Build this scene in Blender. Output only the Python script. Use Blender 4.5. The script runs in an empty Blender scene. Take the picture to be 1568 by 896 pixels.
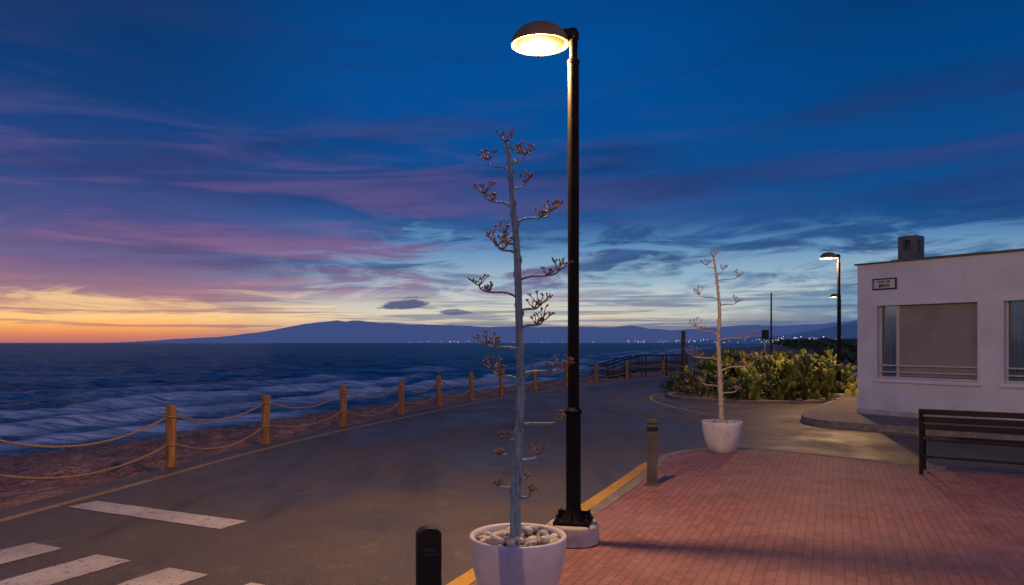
import bpy, bmesh, math, random
import numpy as np
from mathutils import Vector, Matrix, Euler
random.seed(7); np.random.seed(7)
scene=bpy.context.scene
try:
    scene.view_settings.view_transform='Standard'; scene.view_settings.look='None'; scene.view_settings.exposure=0
except Exception: pass

def lin(c):
    return tuple(((v/255)/12.92 if v/255<=0.04045 else ((v/255+0.055)/1.055)**2.4) for v in c)+(1,)

# ---------------------------------------------------------------- node helper
class N:
    def __init__(s,tree): s.t=tree; s.n=tree.nodes; s.l=tree.links
    def new(s,t,**k):
        n=s.n.new(t)
        for a,b in k.items(): setattr(n,a,b)
        return n
    def inp(s,sock,v):
        if v is None: return
        if isinstance(v,bpy.types.NodeSocket): s.l.new(v,sock)
        else:
            sock.default_value=v
    def math(s,op,a,b=None,c=None,clamp=False):
        n=s.new('ShaderNodeMath',operation=op); n.use_clamp=clamp
        s.inp(n.inputs[0],a); s.inp(n.inputs[1],b); s.inp(n.inputs[2],c)
        return n.outputs[0]
    def mul(s,*a):
        r=a[0]
        for b in a[1:]: r=s.math('MULTIPLY',r,b)
        return r
    def mr(s,v,a,b,c=0.,d=1.,smooth=True):
        n=s.new('ShaderNodeMapRange'); n.interpolation_type='SMOOTHSTEP' if smooth else 'LINEAR'
        s.inp(n.inputs[0],v)
        for i,x in enumerate((a,b,c,d)): n.inputs[i+1].default_value=x
        return n.outputs[0]
    def ramp(s,v,stops,interp='LINEAR'):
        n=s.new('ShaderNodeValToRGB'); cr=n.color_ramp; cr.interpolation=interp
        while len(cr.elements)<len(stops): cr.elements.new(0.5)
        for e,(p,c) in zip(cr.elements,stops): e.position=p; e.color=c
        s.inp(n.inputs[0],v); return n.outputs[0]
    def mix(s,f,a,b,mode='MIX'):
        n=s.new('ShaderNodeMix',data_type='RGBA',blend_type=mode)
        s.inp(n.inputs[0],f); s.inp(n.inputs[6],a); s.inp(n.inputs[7],b); return n.outputs[2]
    def comb(s,x,y,z):
        n=s.new('ShaderNodeCombineXYZ')
        for i,v in enumerate((x,y,z)): s.inp(n.inputs[i],v)
        return n.outputs[0]
    def noise(s,vec,scale,detail=4,rough=.5,dist=0.):
        n=s.new('ShaderNodeTexNoise')
        if vec is not None: s.l.new(vec,n.inputs['Vector'])
        n.inputs['Scale'].default_value=scale; n.inputs['Detail'].default_value=detail
        n.inputs['Roughness'].default_value=rough; n.inputs['Distortion'].default_value=dist
        return n.outputs[0]
    def mapping(s,vec,loc=(0,0,0),rot=(0,0,0),sc=(1,1,1)):
        n=s.new('ShaderNodeMapping'); s.l.new(vec,n.inputs[0])
        n.inputs[1].default_value=loc; n.inputs[2].default_value=rot; n.inputs[3].default_value=sc
        return n.outputs[0]
    def bump(s,h,strength=.3,dist=.01,normal=None):
        n=s.new('ShaderNodeBump'); s.inp(n.inputs['Height'],h)
        n.inputs['Strength'].default_value=strength; n.inputs['Distance'].default_value=dist
        if normal is not None: s.l.new(normal,n.inputs['Normal'])
        return n.outputs[0]

def newmat(name,rough=.6,metal=0.,color=(.5,.5,.5,1),spec=None):
    m=bpy.data.materials.new(name); m.use_nodes=True
    k=N(m.node_tree); b=m.node_tree.nodes['Principled BSDF']
    b.inputs['Base Color'].default_value=color; b.inputs['Roughness'].default_value=rough; b.inputs['Metallic'].default_value=metal
    if spec is not None: b.inputs['Specular IOR Level'].default_value=spec
    return m,k,b
def no_mis(m):
    try: m.cycles.emission_sampling='NONE'
    except Exception: pass
def gcoord(k):
    return k.new('ShaderNodeNewGeometry').outputs['Position']
def varmat(name,c1,c2,scale=6,rough=.6,metal=0.,bump=.2,bscale=60,bdist=.003,spec=None,detail=3):
    m,k,b=newmat(name,rough,metal,spec=spec)
    p=gcoord(k)
    f=k.mr(k.noise(p,scale,detail,.6),.3,.7)
    k.l.new(k.mix(f,c1,c2),b.inputs['Base Color'])
    if bump>0:
        k.l.new(k.bump(k.noise(p,bscale,1,.6),bump,bdist),b.inputs['Normal'])
    return m

# ---------------------------------------------------------------- mesh builder
class MB:
    def __init__(s): s.v=[]; s.f=[]
    def quad_box(s,c,size,rot=0.,M=None):
        hx,hy,hz=size[0]/2,size[1]/2,size[2]/2
        R=Matrix.Translation(c)@Matrix.Rotation(rot,4,'Z') if M is None else M
        o=len(s.v)
        for x,y,z in ((-1,-1,-1),(1,-1,-1),(1,1,-1),(-1,1,-1),(-1,-1,1),(1,-1,1),(1,1,1),(-1,1,1)):
            s.v.append(tuple(R@Vector((x*hx,y*hy,z*hz))))
        for q in ((3,2,1,0),(4,5,6,7),(0,1,5,4),(1,2,6,5),(2,3,7,6),(3,0,4,7)): s.f.append(tuple(o+i for i in q))
    def tube(s,pts,rad,seg=8,cap=True):
        pts=[Vector(p) for p in pts]; n=len(pts)
        if not hasattr(rad,'__len__'): rad=[rad]*n
        o=len(s.v); ref=None
        for i,p in enumerate(pts):
            t=(pts[min(i+1,n-1)]-pts[max(i-1,0)]).normalized()
            if ref is None:
                ref=Vector((1,0,0)) if abs(t.x)<.8 else Vector((0,1,0))
            a=(ref-t*ref.dot(t)).normalized(); ref=a; b=t.cross(a)
            for j in range(seg):
                an=2*math.pi*j/seg
                s.v.append(tuple(p+(a*math.cos(an)+b*math.sin(an))*rad[i]))
        for i in range(n-1):
            for j in range(seg):
                j2=(j+1)%seg
                s.f.append((o+i*seg+j,o+i*seg+j2,o+(i+1)*seg+j2,o+(i+1)*seg+j))
        if cap:
            s.f.append(tuple(o+j for j in reversed(range(seg)))); s.f.append(tuple(o+(n-1)*seg+j for j in range(seg)))
    def ell(s,M,seg=8,rings=6):
        o=len(s.v)
        s.v.append(tuple(M@Vector((0,0,1))))
        for i in range(1,rings):
            th=math.pi*i/rings
            for j in range(seg):
                a=2*math.pi*j/seg
                s.v.append(tuple(M@Vector((math.sin(th)*math.cos(a),math.sin(th)*math.sin(a),math.cos(th)))))
        s.v.append(tuple(M@Vector((0,0,-1))))
        for j in range(seg): s.f.append((o,o+1+j,o+1+(j+1)%seg))
        for i in range(rings-2):
            for j in range(seg):
                a=o+1+i*seg
                s.f.append((a+j,a+seg+j,a+seg+(j+1)%seg,a+(j+1)%seg))
        l=o+1+(rings-1)*seg; a=o+1+(rings-2)*seg
        for j in range(seg): s.f.append((l,a+(j+1)%seg,a+j))
    def lathe(s,prof,c=(0,0,0),seg=48,sx=1,sy=1):
        o=len(s.v); n=len(prof)
        for r,z in prof:
            r=max(r,1e-4)
            for j in range(seg):
                a=2*math.pi*j/seg; s.v.append((c[0]+r*sx*math.cos(a),c[1]+r*sy*math.sin(a),c[2]+z))
        for i in range(n-1):
            for j in range(seg):
                j2=(j+1)%seg
                s.f.append((o+i*seg+j,o+i*seg+j2,o+(i+1)*seg+j2,o+(i+1)*seg+j))
    def obj(s,name,mat,parent=None,smooth=False,bevel=0.):
        me=bpy.data.meshes.new(name); me.from_pydata(s.v,[],s.f); me.update()
        if smooth: me.polygons.foreach_set('use_smooth',[True]*len(me.polygons))
        ob=bpy.data.objects.new(name,me); scene.collection.objects.link(ob)
        if mat: me.materials.append(mat)
        if parent: ob.parent=parent
        if bevel>0:
            m=ob.modifiers.new('b','BEVEL'); m.width=bevel; m.segments=2; m.limit_method='ANGLE'
        return ob
def empty(name,loc=(0,0,0),rot=0.):
    e=bpy.data.objects.new(name,None); e.location=loc; e.rotation_euler=(0,0,rot); scene.collection.objects.link(e); return e
def sm(pts,sub=6):
    P=[Vector((*p[:2],p[2] if len(p)>2 else 0.)) for p in pts]; out=[]
    for i in range(len(P)-1):
        p0=P[max(i-1,0)];p1=P[i];p2=P[i+1];p3=P[min(i+2,len(P)-1)]
        for j in range(sub):
            t=j/sub
            out.append(.5*((2*p1)+(p2-p0)*t+(2*p0-5*p1+4*p2-p3)*t*t+(3*p1-p0-3*p2+p3)*t**3))
    out.append(P[-1]); return out
def polygon(name,pts,z,mat):
    bm=bmesh.new(); vs=[bm.verts.new((p[0],p[1],z)) for p in pts]
    f=bm.faces.new(vs); f.normal_update()
    if f.normal.z<0: f.normal_flip()
    bmesh.ops.triangulate(bm,faces=bm.faces[:])
    me=bpy.data.meshes.new(name); bm.to_mesh(me); bm.free(); me.materials.append(mat)
    ob=bpy.data.objects.new(name,me); scene.collection.objects.link(ob); return ob
def ribbon(name,pts,w,z0,z1,mat,parent=None):
    P=[Vector((p[0],p[1],0)) for p in pts]; mb=MB(); n=len(P)
    for i,p in enumerate(P):
        t=(P[min(i+1,n-1)]-P[max(i-1,0)]).normalized(); q=Vector((-t.y,t.x,0))*w/2
        for sgn,z in ((1,z0),(1,z1),(-1,z1),(-1,z0)): mb.v.append((p.x+q.x*sgn,p.y+q.y*sgn,z))
    for i in range(n-1):
        a=i*4; b=a+4
        for j in range(3): mb.f.append((a+j,a+j+1,b+j+1,b+j))
    mb.f.append((0,3,2,1)); e=(n-1)*4; mb.f.append((e,e+1,e+2,e+3))
    return mb.obj(name,mat,parent)

# ================================================================= WORLD
w=bpy.data.worlds.new("World"); scene.world=w; w.use_nodes=True
w.name="sky"
try: w.cycles.sampling_method='MANUAL'; w.cycles.sample_map_resolution=256
except Exception: pass
k=N(w.node_tree); w.node_tree.nodes.clear()
tc=k.new('ShaderNodeTexCoord').outputs['Generated']
sp=k.new('ShaderNodeSeparateXYZ'); k.l.new(tc,sp.inputs[0]); X,Y,Z=sp.outputs
hl=k.math('SQRT',k.math('ADD',k.mul(X,X),k.mul(Y,Y)))
SA=math.radians(-33)
ca=k.math('DIVIDE',k.math('ADD',k.mul(X,math.sin(SA)),k.mul(Y,math.cos(SA))),k.math('MAXIMUM',hl,.001))
ang=k.mul(k.math('ARCCOSINE',k.math('MINIMUM',k.math('MAXIMUM',ca,-1.),1.)),57.2958)
az=k.mul(k.math('ARCTAN2',X,Y),57.2958)
el=k.mul(k.math('ARCSINE',Z),57.2958)
t=k.math('DIVIDE',el,30.,clamp=True)
def st(*a): return [(d/30,lin(c)) for d,c in a]
left=k.ramp(t,st((0,(172,108,112)),(.5,(214,128,100)),(1.2,(254,178,98)),(1.9,(252,196,120)),(2.6,(198,150,132)),(3.6,(150,116,136)),(5.5,(112,98,142)),(8,(76,82,138)),(11,(46,72,132)),(15,(14,64,124)),(20,(3,56,112)),(30,(0,42,92))))
mid=k.ramp(t,st((0,(112,110,138)),(1.0,(164,152,154)),(2.0,(226,210,182)),(3.0,(200,202,194)),(4.2,(112,138,172)),(7,(58,98,154)),(10,(36,84,148)),(13,(14,76,142)),(17,(0,76,148)),(22,(0,76,148)),(30,(0,56,116))))
right=k.ramp(t,st((0,(56,82,124)),(1.6,(78,112,150)),(3,(104,144,174)),(5,(74,118,160)),(6.5,(48,96,146)),(9,(20,76,136)),(12,(14,76,140)),(16,(4,70,134)),(21,(0,64,126)),(30,(0,46,98))))
wl=k.mr(ang,5.,25.,1.,0.); wr=k.mr(ang,36.,62.)
base=k.mix(wl,mid,left); base=k.mix(wr,base,right)
zt=k.math('ADD',Z,k.mul(X,-.04))
def cvec(h,v,loc): return k.mapping(k.comb(k.mul(X,h),k.mul(Y,h),k.mul(zt,v)),loc=loc)
nA=k.noise(cvec(1.3,8.,(3.3,1.1,2.4)),1.3,5,.55,.7)
nB=k.noise(cvec(2.0,17.,(7.3,2.1,4.4)),1.5,6,.55,.8)
nC=k.noise(cvec(4.2,26.,(1.7,9.2,3.3)),1.7,6,.62,.7)
dens=k.math('ADD',k.mul(nA,.66),k.mul(nB,.34))
dark=k.mul(k.mr(dens,.44,.62),k.mr(el,3.4,5.6),k.mr(el,15.,25.,1.,.3))
dcol=k.mix(wl,lin((14,50,104)),lin((44,56,108)))
dcol=k.mix(k.mr(el,4.,9.,1.,0.),dcol,k.mix(wl,lin((44,72,116)),lin((92,78,122))))
c=k.mix(k.mul(dark,.84),base,dcol)
pk=k.mul(k.mr(nB,.44,.64),k.mr(el,2.2,4.2),k.mr(el,13.,21.,1.,0.),k.mr(ang,16.,56.,1.,.14))
pcol=k.ramp(t,st((0,(226,150,128)),(3.,(186,124,140)),(5.5,(152,108,144)),(8.5,(120,96,146)),(12,(90,82,142)),(16,(60,76,136)),(20,(40,70,132))))
pcol=k.mix(k.mr(ang,24,60),pcol,lin((66,84,148)))
c=k.mix(k.mul(pk,.76),c,pcol)
vv=k.mul(k.mr(nA,.48,.62),k.mr(el,7.,10.),k.mr(el,14.,18.,1.,0.),k.mr(ang,40.,60.))
c=k.mix(k.mul(vv,.5),c,lin((54,78,144)))
sl=k.mul(k.mr(nB,.38,.52,1.,0.),k.mr(el,3.4,5.),k.mr(el,7.,10.,1.,0.),k.mr(ang,14.,30.))
c=k.mix(k.mul(sl,.65),c,lin((46,76,122)))
wnd=k.mul(k.mr(el,1.2,2.4),k.mr(el,6.6,9.8,1.,0.))
br=k.mul(k.mr(nC,.43,.62),wnd,k.mr(ang,10.,28.,.0,1.),k.mr(az,26.,46.,1.,.5))
bcol=k.mix(k.mr(el,3.,8.),lin((188,208,212)),lin((98,150,196)))
c=k.mix(k.mul(br,.85),c,bcol)
bw=k.mul(k.mr(nC,.45,.62),k.mr(el,1.,2.),k.mr(el,3.,4.6,1.,0.),k.mr(ang,12.,34.,1.,.2))
c=k.mix(k.mul(bw,.7),c,lin((254,210,150)))
nF=k.noise(cvec(12.,50.,(2.7,4.2,8.3)),1.2,5,.62,.6)
def puff(a0,e0,wa,we,col,s,c,th=.0,sft=.9):
    da=k.math('DIVIDE',k.math('SUBTRACT',az,a0),wa); de=k.math('DIVIDE',k.math('SUBTRACT',el,e0),we)
    r=k.math('SQRT',k.math('ADD',k.mul(da,da),k.mul(de,de)))
    m=k.math('ADD',k.math('SUBTRACT',1.,r),k.mul(k.math('SUBTRACT',nF,.5),3.6))
    return k.mix(k.mul(k.mr(m,th,th+sft),s),c,lin(col))
for a in ((-6.8,8.3,2.8,.8,(110,160,204),.65),(-1.5,7.6,2.8,.6,(92,140,190),.5),(8.5,5.1,4.2,.8,(150,184,204),.65),(15.5,5.2,4.5,.7,(134,174,202),.55)): c=puff(*a,c)
cv4=k.comb(k.mul(X,3.),k.mul(Y,3.),k.mul(Z,80.)); n4=k.noise(cv4,1.5,4,.6,.5)
bar=k.mul(k.mr(n4,.50,.62),k.mr(el,.3,.9),k.mr(el,3.4,5.6,1.,0.))
barcol=k.mix(wl,lin((84,104,142)),lin((150,104,128)))
c=k.mix(k.mul(bar,.66),c,barcol)
for a in ((-8.3,2.9,2.5,.55,(62,76,122),.9),(-4.6,2.35,2.4,.25,(70,86,128),.8)): c=puff(*a,c,th=.1,sft=.35)
cg=k.mul(k.mr(ang,75.,130.),k.mr(el,0.,6.),k.mr(el,25.,60.,1.,.25))
c=k.mix(k.mul(cg,.85),c,lin((120,120,178)))
bg=k.new('ShaderNodeBackground'); k.l.new(c,bg.inputs[0]); bg.inputs[1].default_value=1.0
nz=k.new('ShaderNodeTexSky'); nz.sky_type='NISHITA'; nz.sun_disc=False
nz.sun_elevation=math.radians(1.0); nz.sun_rotation=SA
bg2=k.new('ShaderNodeBackground'); k.l.new(nz.outputs[0],bg2.inputs[0]); bg2.inputs[1].default_value=.001
ad=k.new('ShaderNodeAddShader'); k.l.new(bg.outputs[0],ad.inputs[0]); k.l.new(bg2.outputs[0],ad.inputs[1])
out=k.new('ShaderNodeOutputWorld'); k.l.new(ad.outputs[0],out.inputs[0])

sd=bpy.data.lights.new('sun','SUN'); sd.energy=.05; sd.angle=math.radians(30); sd.color=(1,.55,.42)
so=bpy.data.objects.new('sun',sd); scene.collection.objects.link(so)
el0=math.radians(5); d=Vector((math.sin(SA)*math.cos(el0),math.cos(SA)*math.cos(el0),math.sin(el0)))
so.rotation_euler=d.to_track_quat('Z','Y').to_euler()

# ================================================================= MATERIALS
mAsph,k,b=newmat('asphalt',.75)
p=gcoord(k)
a=k.mr(k.noise(p,.5,4,.62,.4),.34,.68); g=k.noise(p,75,1,.7)
col=k.mix(a,(.082,.064,.050,1),(.150,.118,.088,1))
col=k.mix(k.mr(g,.32,.72),k.mix(.6,col,(.02,.02,.02,1)),k.mix(.45,col,(.28,.24,.19,1)))
stn=k.mr(k.noise(k.mapping(p,rot=(0,0,.4),sc=(1.,.22,1)),1.2,3,.6),.50,.68)
col=k.mix(k.mul(stn,.55),col,(.04,.035,.032,1))
spk=k.mr(k.noise(p,3.1,4,.75),.56,.70)
col=k.mix(k.mul(spk,.35),col,(.27,.22,.16,1))
k.l.new(col,b.inputs['Base Color'])
k.l.new(k.mr(a,0,1,.44,.72,False),b.inputs['Roughness'])
k.l.new(k.bump(g,.8,.008),b.inputs['Normal'])

def paint(name,c,wear=.55):
    m,k,b=newmat(name,.6)
    p=gcoord(k); f=k.mr(k.noise(p,14,5,.7),wear-.03,wear+.12)
    g=k.mr(k.noise(p,90,1,.7),.5,.75)
    f=k.math('MAXIMUM',f,k.mul(g,.5))
    k.l.new(k.mix(f,k.mix(k.mr(k.noise(p,1.5,3),.3,.7),c,tuple(x*.72 for x in c[:3])+(1,)),(.10,.09,.08,1)),b.inputs['Base Color'])
    k.l.new(k.bump(g,.4,.004),b.inputs['Normal'])
    return m
mWhiteP=paint('white_paint',(.70,.64,.56,1),.57)
mYel=paint('yellow_paint',(.74,.42,.04,1),.60)
mYelF=paint('faded_yellow_paint',(.52,.32,.09,1),.54)

mPav,k,b=newmat('red_pavers',.72)
p=gcoord(k); ang0=-math.atan2(.92,.40)
pv=k.mapping(p,rot=(0,0,ang0))
bk=k.new('ShaderNodeTexBrick'); k.l.new(pv,bk.inputs['Vector']); bk.offset=.5
bk.inputs['Scale'].default_value=1.; bk.inputs['Brick Width'].default_value=.15; bk.inputs['Row Height'].default_value=.075
bk.inputs['Mortar Size'].default_value=.005; bk.inputs['Mortar Smooth'].default_value=.3; bk.inputs['Bias'].default_value=0
bk.inputs['Color1'].default_value=(.33,.145,.135,1); bk.inputs['Color2'].default_value=(.24,.10,.10,1); bk.inputs['Mortar'].default_value=(.14,.085,.085,1)
col=k.mix(k.mul(k.mr(k.noise(p,.8,4,.6),.4,.7),.5),bk.outputs[0],(.32,.20,.20,1))
col=k.mix(k.mul(k.mr(k.noise(p,2.3,5,.7),.50,.68),.5),col,(.13,.065,.065,1))
spt=k.mr(k.noise(p,11,3,.6),.66,.72); col=k.mix(k.mul(spt,.4),col,(.42,.33,.3,1))
k.l.new(col,b.inputs['Base Color'])
bm1=k.bump(bk.outputs[1],.7,.004); bm1.node.invert=True
k.l.new(bm1,b.inputs['Normal'])

mKerb=varmat('kerb_concrete',(.17,.155,.14,1),(.28,.25,.23,1),9,.8,bump=.4,bscale=90)
mConc=varmat('pale_concrete',(.36,.34,.33,1),(.5,.48,.46,1),7,.8,bump=.4,bscale=70)
mSideP=varmat('side_paving',(.14,.125,.12,1),(.22,.195,.18,1),3,.8,bump=.4,bscale=70)
m,k,b=newmat('planter_white',.55); p=gcoord(k); spz=k.new('ShaderNodeSeparateXYZ'); k.l.new(p,spz.inputs[0])
dr_=k.mul(k.mr(k.noise(k.mapping(p,sc=(9,9,1.4)),1.,4,.6),.5,.68),.35)
c=k.mix(dr_,k.mix(k.mr(k.noise(p,5,3),.3,.7),(.56,.55,.58,1),(.64,.63,.66,1)),(.33,.30,.29,1))
k.l.new(k.mix(k.mr(spz.outputs[2],.05,.17,.4,0.),c,(.3,.24,.2,1)),b.inputs['Base Color']); k.l.new(k.bump(k.noise(p,60,1),.15,.003),b.inputs['Normal']); mPlant=m
mStone=varmat('pebble',(.26,.245,.23,1),(.58,.55,.52,1),9,.6,bump=.3,bscale=60)
mSoil=varmat('soil',(.10,.075,.05,1),(.2,.15,.10,1),3,.9,bump=.8,bscale=25,bdist=.03)
mBlack=varmat('black_painted_metal',(.008,.008,.009,1),(.016,.015,.015,1),4,.6,0.,bump=.1,bscale=150,spec=.25)
mPole=varmat('pole_paint',(.006,.006,.007,1),(.011,.010,.010,1),4,.65,0.,bump=.08,bscale=150,spec=.10)
mBronze=varmat('lamp_housing',(.22,.13,.05,1),(.29,.17,.07,1),6,.42,.2,bump=.08,bscale=120)
mGrayM=varmat('grey_green_metal',(.075,.07,.055,1),(.12,.11,.085,1),8,.5,.1,bump=.1,bscale=100)
mSteel=varmat('steel',(.25,.24,.23,1),(.35,.34,.33,1),20,.35,.9,bump=.05)
m,k,b=newmat('post_wood',.7); p=gcoord(k)
f=k.noise(k.mapping(p,sc=(30,30,2.5)),1.,4,.65,.5)
k.l.new(k.mix(k.mr(f,.3,.7),(.17,.075,.022,1),(.44,.215,.065,1)),b.inputs['Base Color'])
k.l.new(k.bump(f,.5,.006),b.inputs['Normal']); mWood=m
m,k,b=newmat('rope',.85); p=gcoord(k)
wvn=k.new('ShaderNodeTexWave'); k.l.new(k.mapping(p,rot=(.6,.5,.4)),wvn.inputs[0]); wvn.inputs['Scale'].default_value=22; wvn.inputs['Distortion'].default_value=1.
k.l.new(k.mix(wvn.outputs[1],(.25,.14,.07,1),(.48,.32,.19,1)),b.inputs['Base Color']); k.l.new(k.bump(wvn.outputs[1],.8,.006),b.inputs['Normal']); mRope=m
mDarkWood=varmat('dark_wood',(.03,.022,.016,1),(.06,.045,.03,1),9,.7,bump=.3)
m,k,b=newmat('white_stucco',.85); p=gcoord(k)
f=k.mr(k.noise(p,1.3,4,.6),.35,.75); 
spz=k.new('ShaderNodeSeparateXYZ'); k.l.new(p,spz.inputs[0])
low=k.mul(k.mr(spz.outputs[2],.2,.9,1.,0.),k.mr(k.noise(p,3,4,.65),.35,.7))
stk=k.mul(k.mr(spz.outputs[2],1.8,3.5),k.mr(k.noise(k.mapping(p,sc=(5,5,.35)),1.,3,.6),.55,.72))
c=k.mix(f,(.73,.73,.78,1),(.62,.62,.66,1)); c=k.mix(k.mul(low,.35),c,(.40,.37,.34,1)); c=k.mix(k.mul(stk,.18),c,(.35,.33,.32,1))
k.l.new(c,b.inputs['Base Color']); k.l.new(k.bump(k.noise(p,60,2,.65),.4,.007),b.inputs['Normal']); mStuc=m
mTrim=varmat('white_trim',(.66,.65,.68,1),(.74,.73,.76,1),3,.6,bump=.15)
m,k,b=newmat('roller_shutter',.6); p=gcoord(k); sz=k.new('ShaderNodeSeparateXYZ'); k.l.new(p,sz.inputs[0])
s_=k.math('SINE',k.mul(sz.outputs[2],2*math.pi/.045))
k.l.new(k.mix(k.mr(k.noise(p,2,3),.3,.7),(.28,.24,.225,1),(.35,.305,.28,1)),b.inputs['Base Color']); k.l.new(k.bump(s_,.5,.006),b.inputs['Normal']); mShut=m
mAlu=varmat('window_frame',(.50,.49,.48,1),(.6,.59,.58,1),5,.4,bump=0)
mGlass=bpy.data.materials.new('window_glass'); mGlass.use_nodes=True; k=N(mGlass.node_tree); mGlass.node_tree.nodes.clear()
tr=k.new('ShaderNodeBsdfTransparent'); tr.inputs[0].default_value=(.8,.85,.85,1); gl=k.new('ShaderNodeBsdfGlossy'); gl.inputs['Roughness'].default_value=.03
mx=k.new('ShaderNodeMixShader'); mx.inputs[0].default_value=.12; k.l.new(tr.outputs[0],mx.inputs[1]); k.l.new(gl.outputs[0],mx.inputs[2])
ot=k.new('ShaderNodeOutputMaterial'); k.l.new(mx.outputs[0],ot.inputs[0])
mCurt=varmat('curtain',(.40,.36,.36,1),(.55,.51,.5,1),4,.9,bump=0)
mDark,k,b=newmat('dark_interior',.9,color=(.02,.02,.022,1))
mCop=varmat('coping',(.09,.08,.08,1),(.14,.13,.125,1),4,.7)
mGreyB=varmat('grey_render',(.10,.10,.11,1),(.15,.15,.16,1),4,.8,bump=.3)
mPlaq,k,b=newmat('ceramic_plaque',.25,color=(.62,.60,.55,1))
mInk,k,b=newmat('dark_blue_glaze',.3,color=(.02,.025,.05,1))
def stalkmat(name,c1,c2):
    m,k,b=newmat(name,.75); p=gcoord(k)
    f=k.noise(k.mapping(p,sc=(60,60,5)),1.,4,.65,.4); g=k.noise(p,18,3,.6)
    c=k.mix(k.mr(f,.35,.68),c1,c2); c=k.mix(k.mul(k.mr(g,.52,.68),.6),c,tuple(x*.4 for x in c1[:3])+(1,))
    k.l.new(c,b.inputs['Base Color']); k.l.new(k.bump(f,.6,.005),b.inputs['Normal']); return m
mStalk=stalkmat('agave_stalk',(.10,.165,.24,1),(.23,.34,.44,1))
mStalk2=stalkmat('agave_stalk_pale',(.34,.29,.22,1),(.56,.49,.38,1))
mPod=varmat('agave_pod',(.11,.06,.045,1),(.26,.155,.11,1),40,.8,bump=.3)
mPod2=varmat('agave_pod_pale',(.26,.17,.11,1),(.45,.32,.23,1),40,.8,bump=.3)
def leafmat(name,c1,c2,c3,sc=6):
    m,k,b=newmat(name,.5); p=gcoord(k)
    c=k.mix(k.mr(k.noise(p,sc,3,.6),.35,.65),c1,c2); c=k.mix(k.mul(k.mr(k.noise(p,1.2,3,.6),.44,.58),.9),c,c3)
    k.l.new(c,b.inputs['Base Color']); return m
mCact=leafmat('prickly_pear_green',(.12,.15,.018,1),(.30,.31,.03,1),(.035,.06,.018,1))
mLeaf=leafmat('shrub_green',(.05,.08,.018,1),(.13,.14,.03,1),(.018,.035,.014,1))

# ================================================================= TERRAIN + SEA
shore=[(-45,-60),(-21,-5),(-16.5,8),(-12.3,17.0),(-9.6,21.8),(-7.2,28.6),(-4.5,35),(-2.3,40.7),(1,50),(5.2,61),(12.8,87),(25,120),(60,250),(130,450),(350,900),(900,2000)]
fence=[(-30,-60),(-9.2,-4),(-6.9,4),(-5.8,8),(-4.75,10.3),(-4.2,12.6),(-3.5,15.3),(-2.65,17.7),(-2.0,20.2),(-1.25,22.4),(-.38,25),(.84,27.2),(2.2,29.9),(3.7,32.6),(5.5,35.4),(7.7,37.6),(10,39.4),(12.6,41),(18,45),(30,60),(48,100),(80,200),(150,400),(370,850),(920,1950)]
def sdist(PX,PY,line):
    best=np.full(PX.shape,1e18); sg=np.ones(PX.shape)
    for (x0,y0),(x1,y1) in zip(line[:-1],line[1:]):
        dx,dy=x1-x0,y1-y0; L=dx*dx+dy*dy
        tt=np.clip(((PX-x0)*dx+(PY-y0)*dy)/L,0,1)
        qx=PX-x0-tt*dx; qy=PY-y0-tt*dy; dd=qx*qx+qy*qy
        cr=dx*(PY-y0)-dy*(PX-x0)
        m=dd<best-1e-9
        best=np.where(m,dd,best); sg=np.where(m,np.where(cr>0,-1,1),sg)
    return np.sqrt(best)*sg
def vnoise(PX,PY,f,seed):
    rs=np.random.RandomState(seed); R=rs.rand(256,256)
    x=PX*f;y=PY*f; xi=np.floor(x).astype(int); yi=np.floor(y).astype(int); fx=x-xi; fy=y-yi
    fx=fx*fx*(3-2*fx); fy=fy*fy*(3-2*fy)
    g=lambda a,b:R[a%256,b%256]
    return (g(xi,yi)*(1-fx)+g(xi+1,yi)*fx)*(1-fy)+(g(xi,yi+1)*(1-fx)+g(xi+1,yi+1)*fx)*fy
def gridobj(name,PX,PY,PZ,mat,attrs={},smooth=True):
    n,m=PX.shape; me=bpy.data.meshes.new(name)
    co=np.stack([PX,PY,PZ],-1).reshape(-1,3)
    idx=np.arange(n*m).reshape(n,m)
    F=np.stack([idx[:-1,:-1],idx[:-1,1:],idx[1:,1:],idx[1:,:-1]],-1).reshape(-1,4)
    me.vertices.add(n*m); me.vertices.foreach_set('co',co.ravel().astype(np.float32))
    me.loops.add(F.size); me.loops.foreach_set('vertex_index',F.ravel().astype(np.int32))
    me.polygons.add(len(F)); me.polygons.foreach_set('loop_start',np.arange(0,F.size,4,dtype=np.int32))
    try: me.polygons.foreach_set('loop_total',np.full(len(F),4,dtype=np.int32))
    except Exception: pass
    me.update(calc_edges=True); me.validate()
    me.polygons.foreach_set('use_smooth',[smooth]*len(me.polygons))
    for kx,vv in attrs.items():
        at=me.attributes.new(kx,'FLOAT','POINT'); at.data.foreach_set('value',vv.ravel().astype(np.float32))
    me.materials.append(mat); ob=bpy.data.objects.new(name,me); scene.collection.objects.link(ob); return ob

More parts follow.
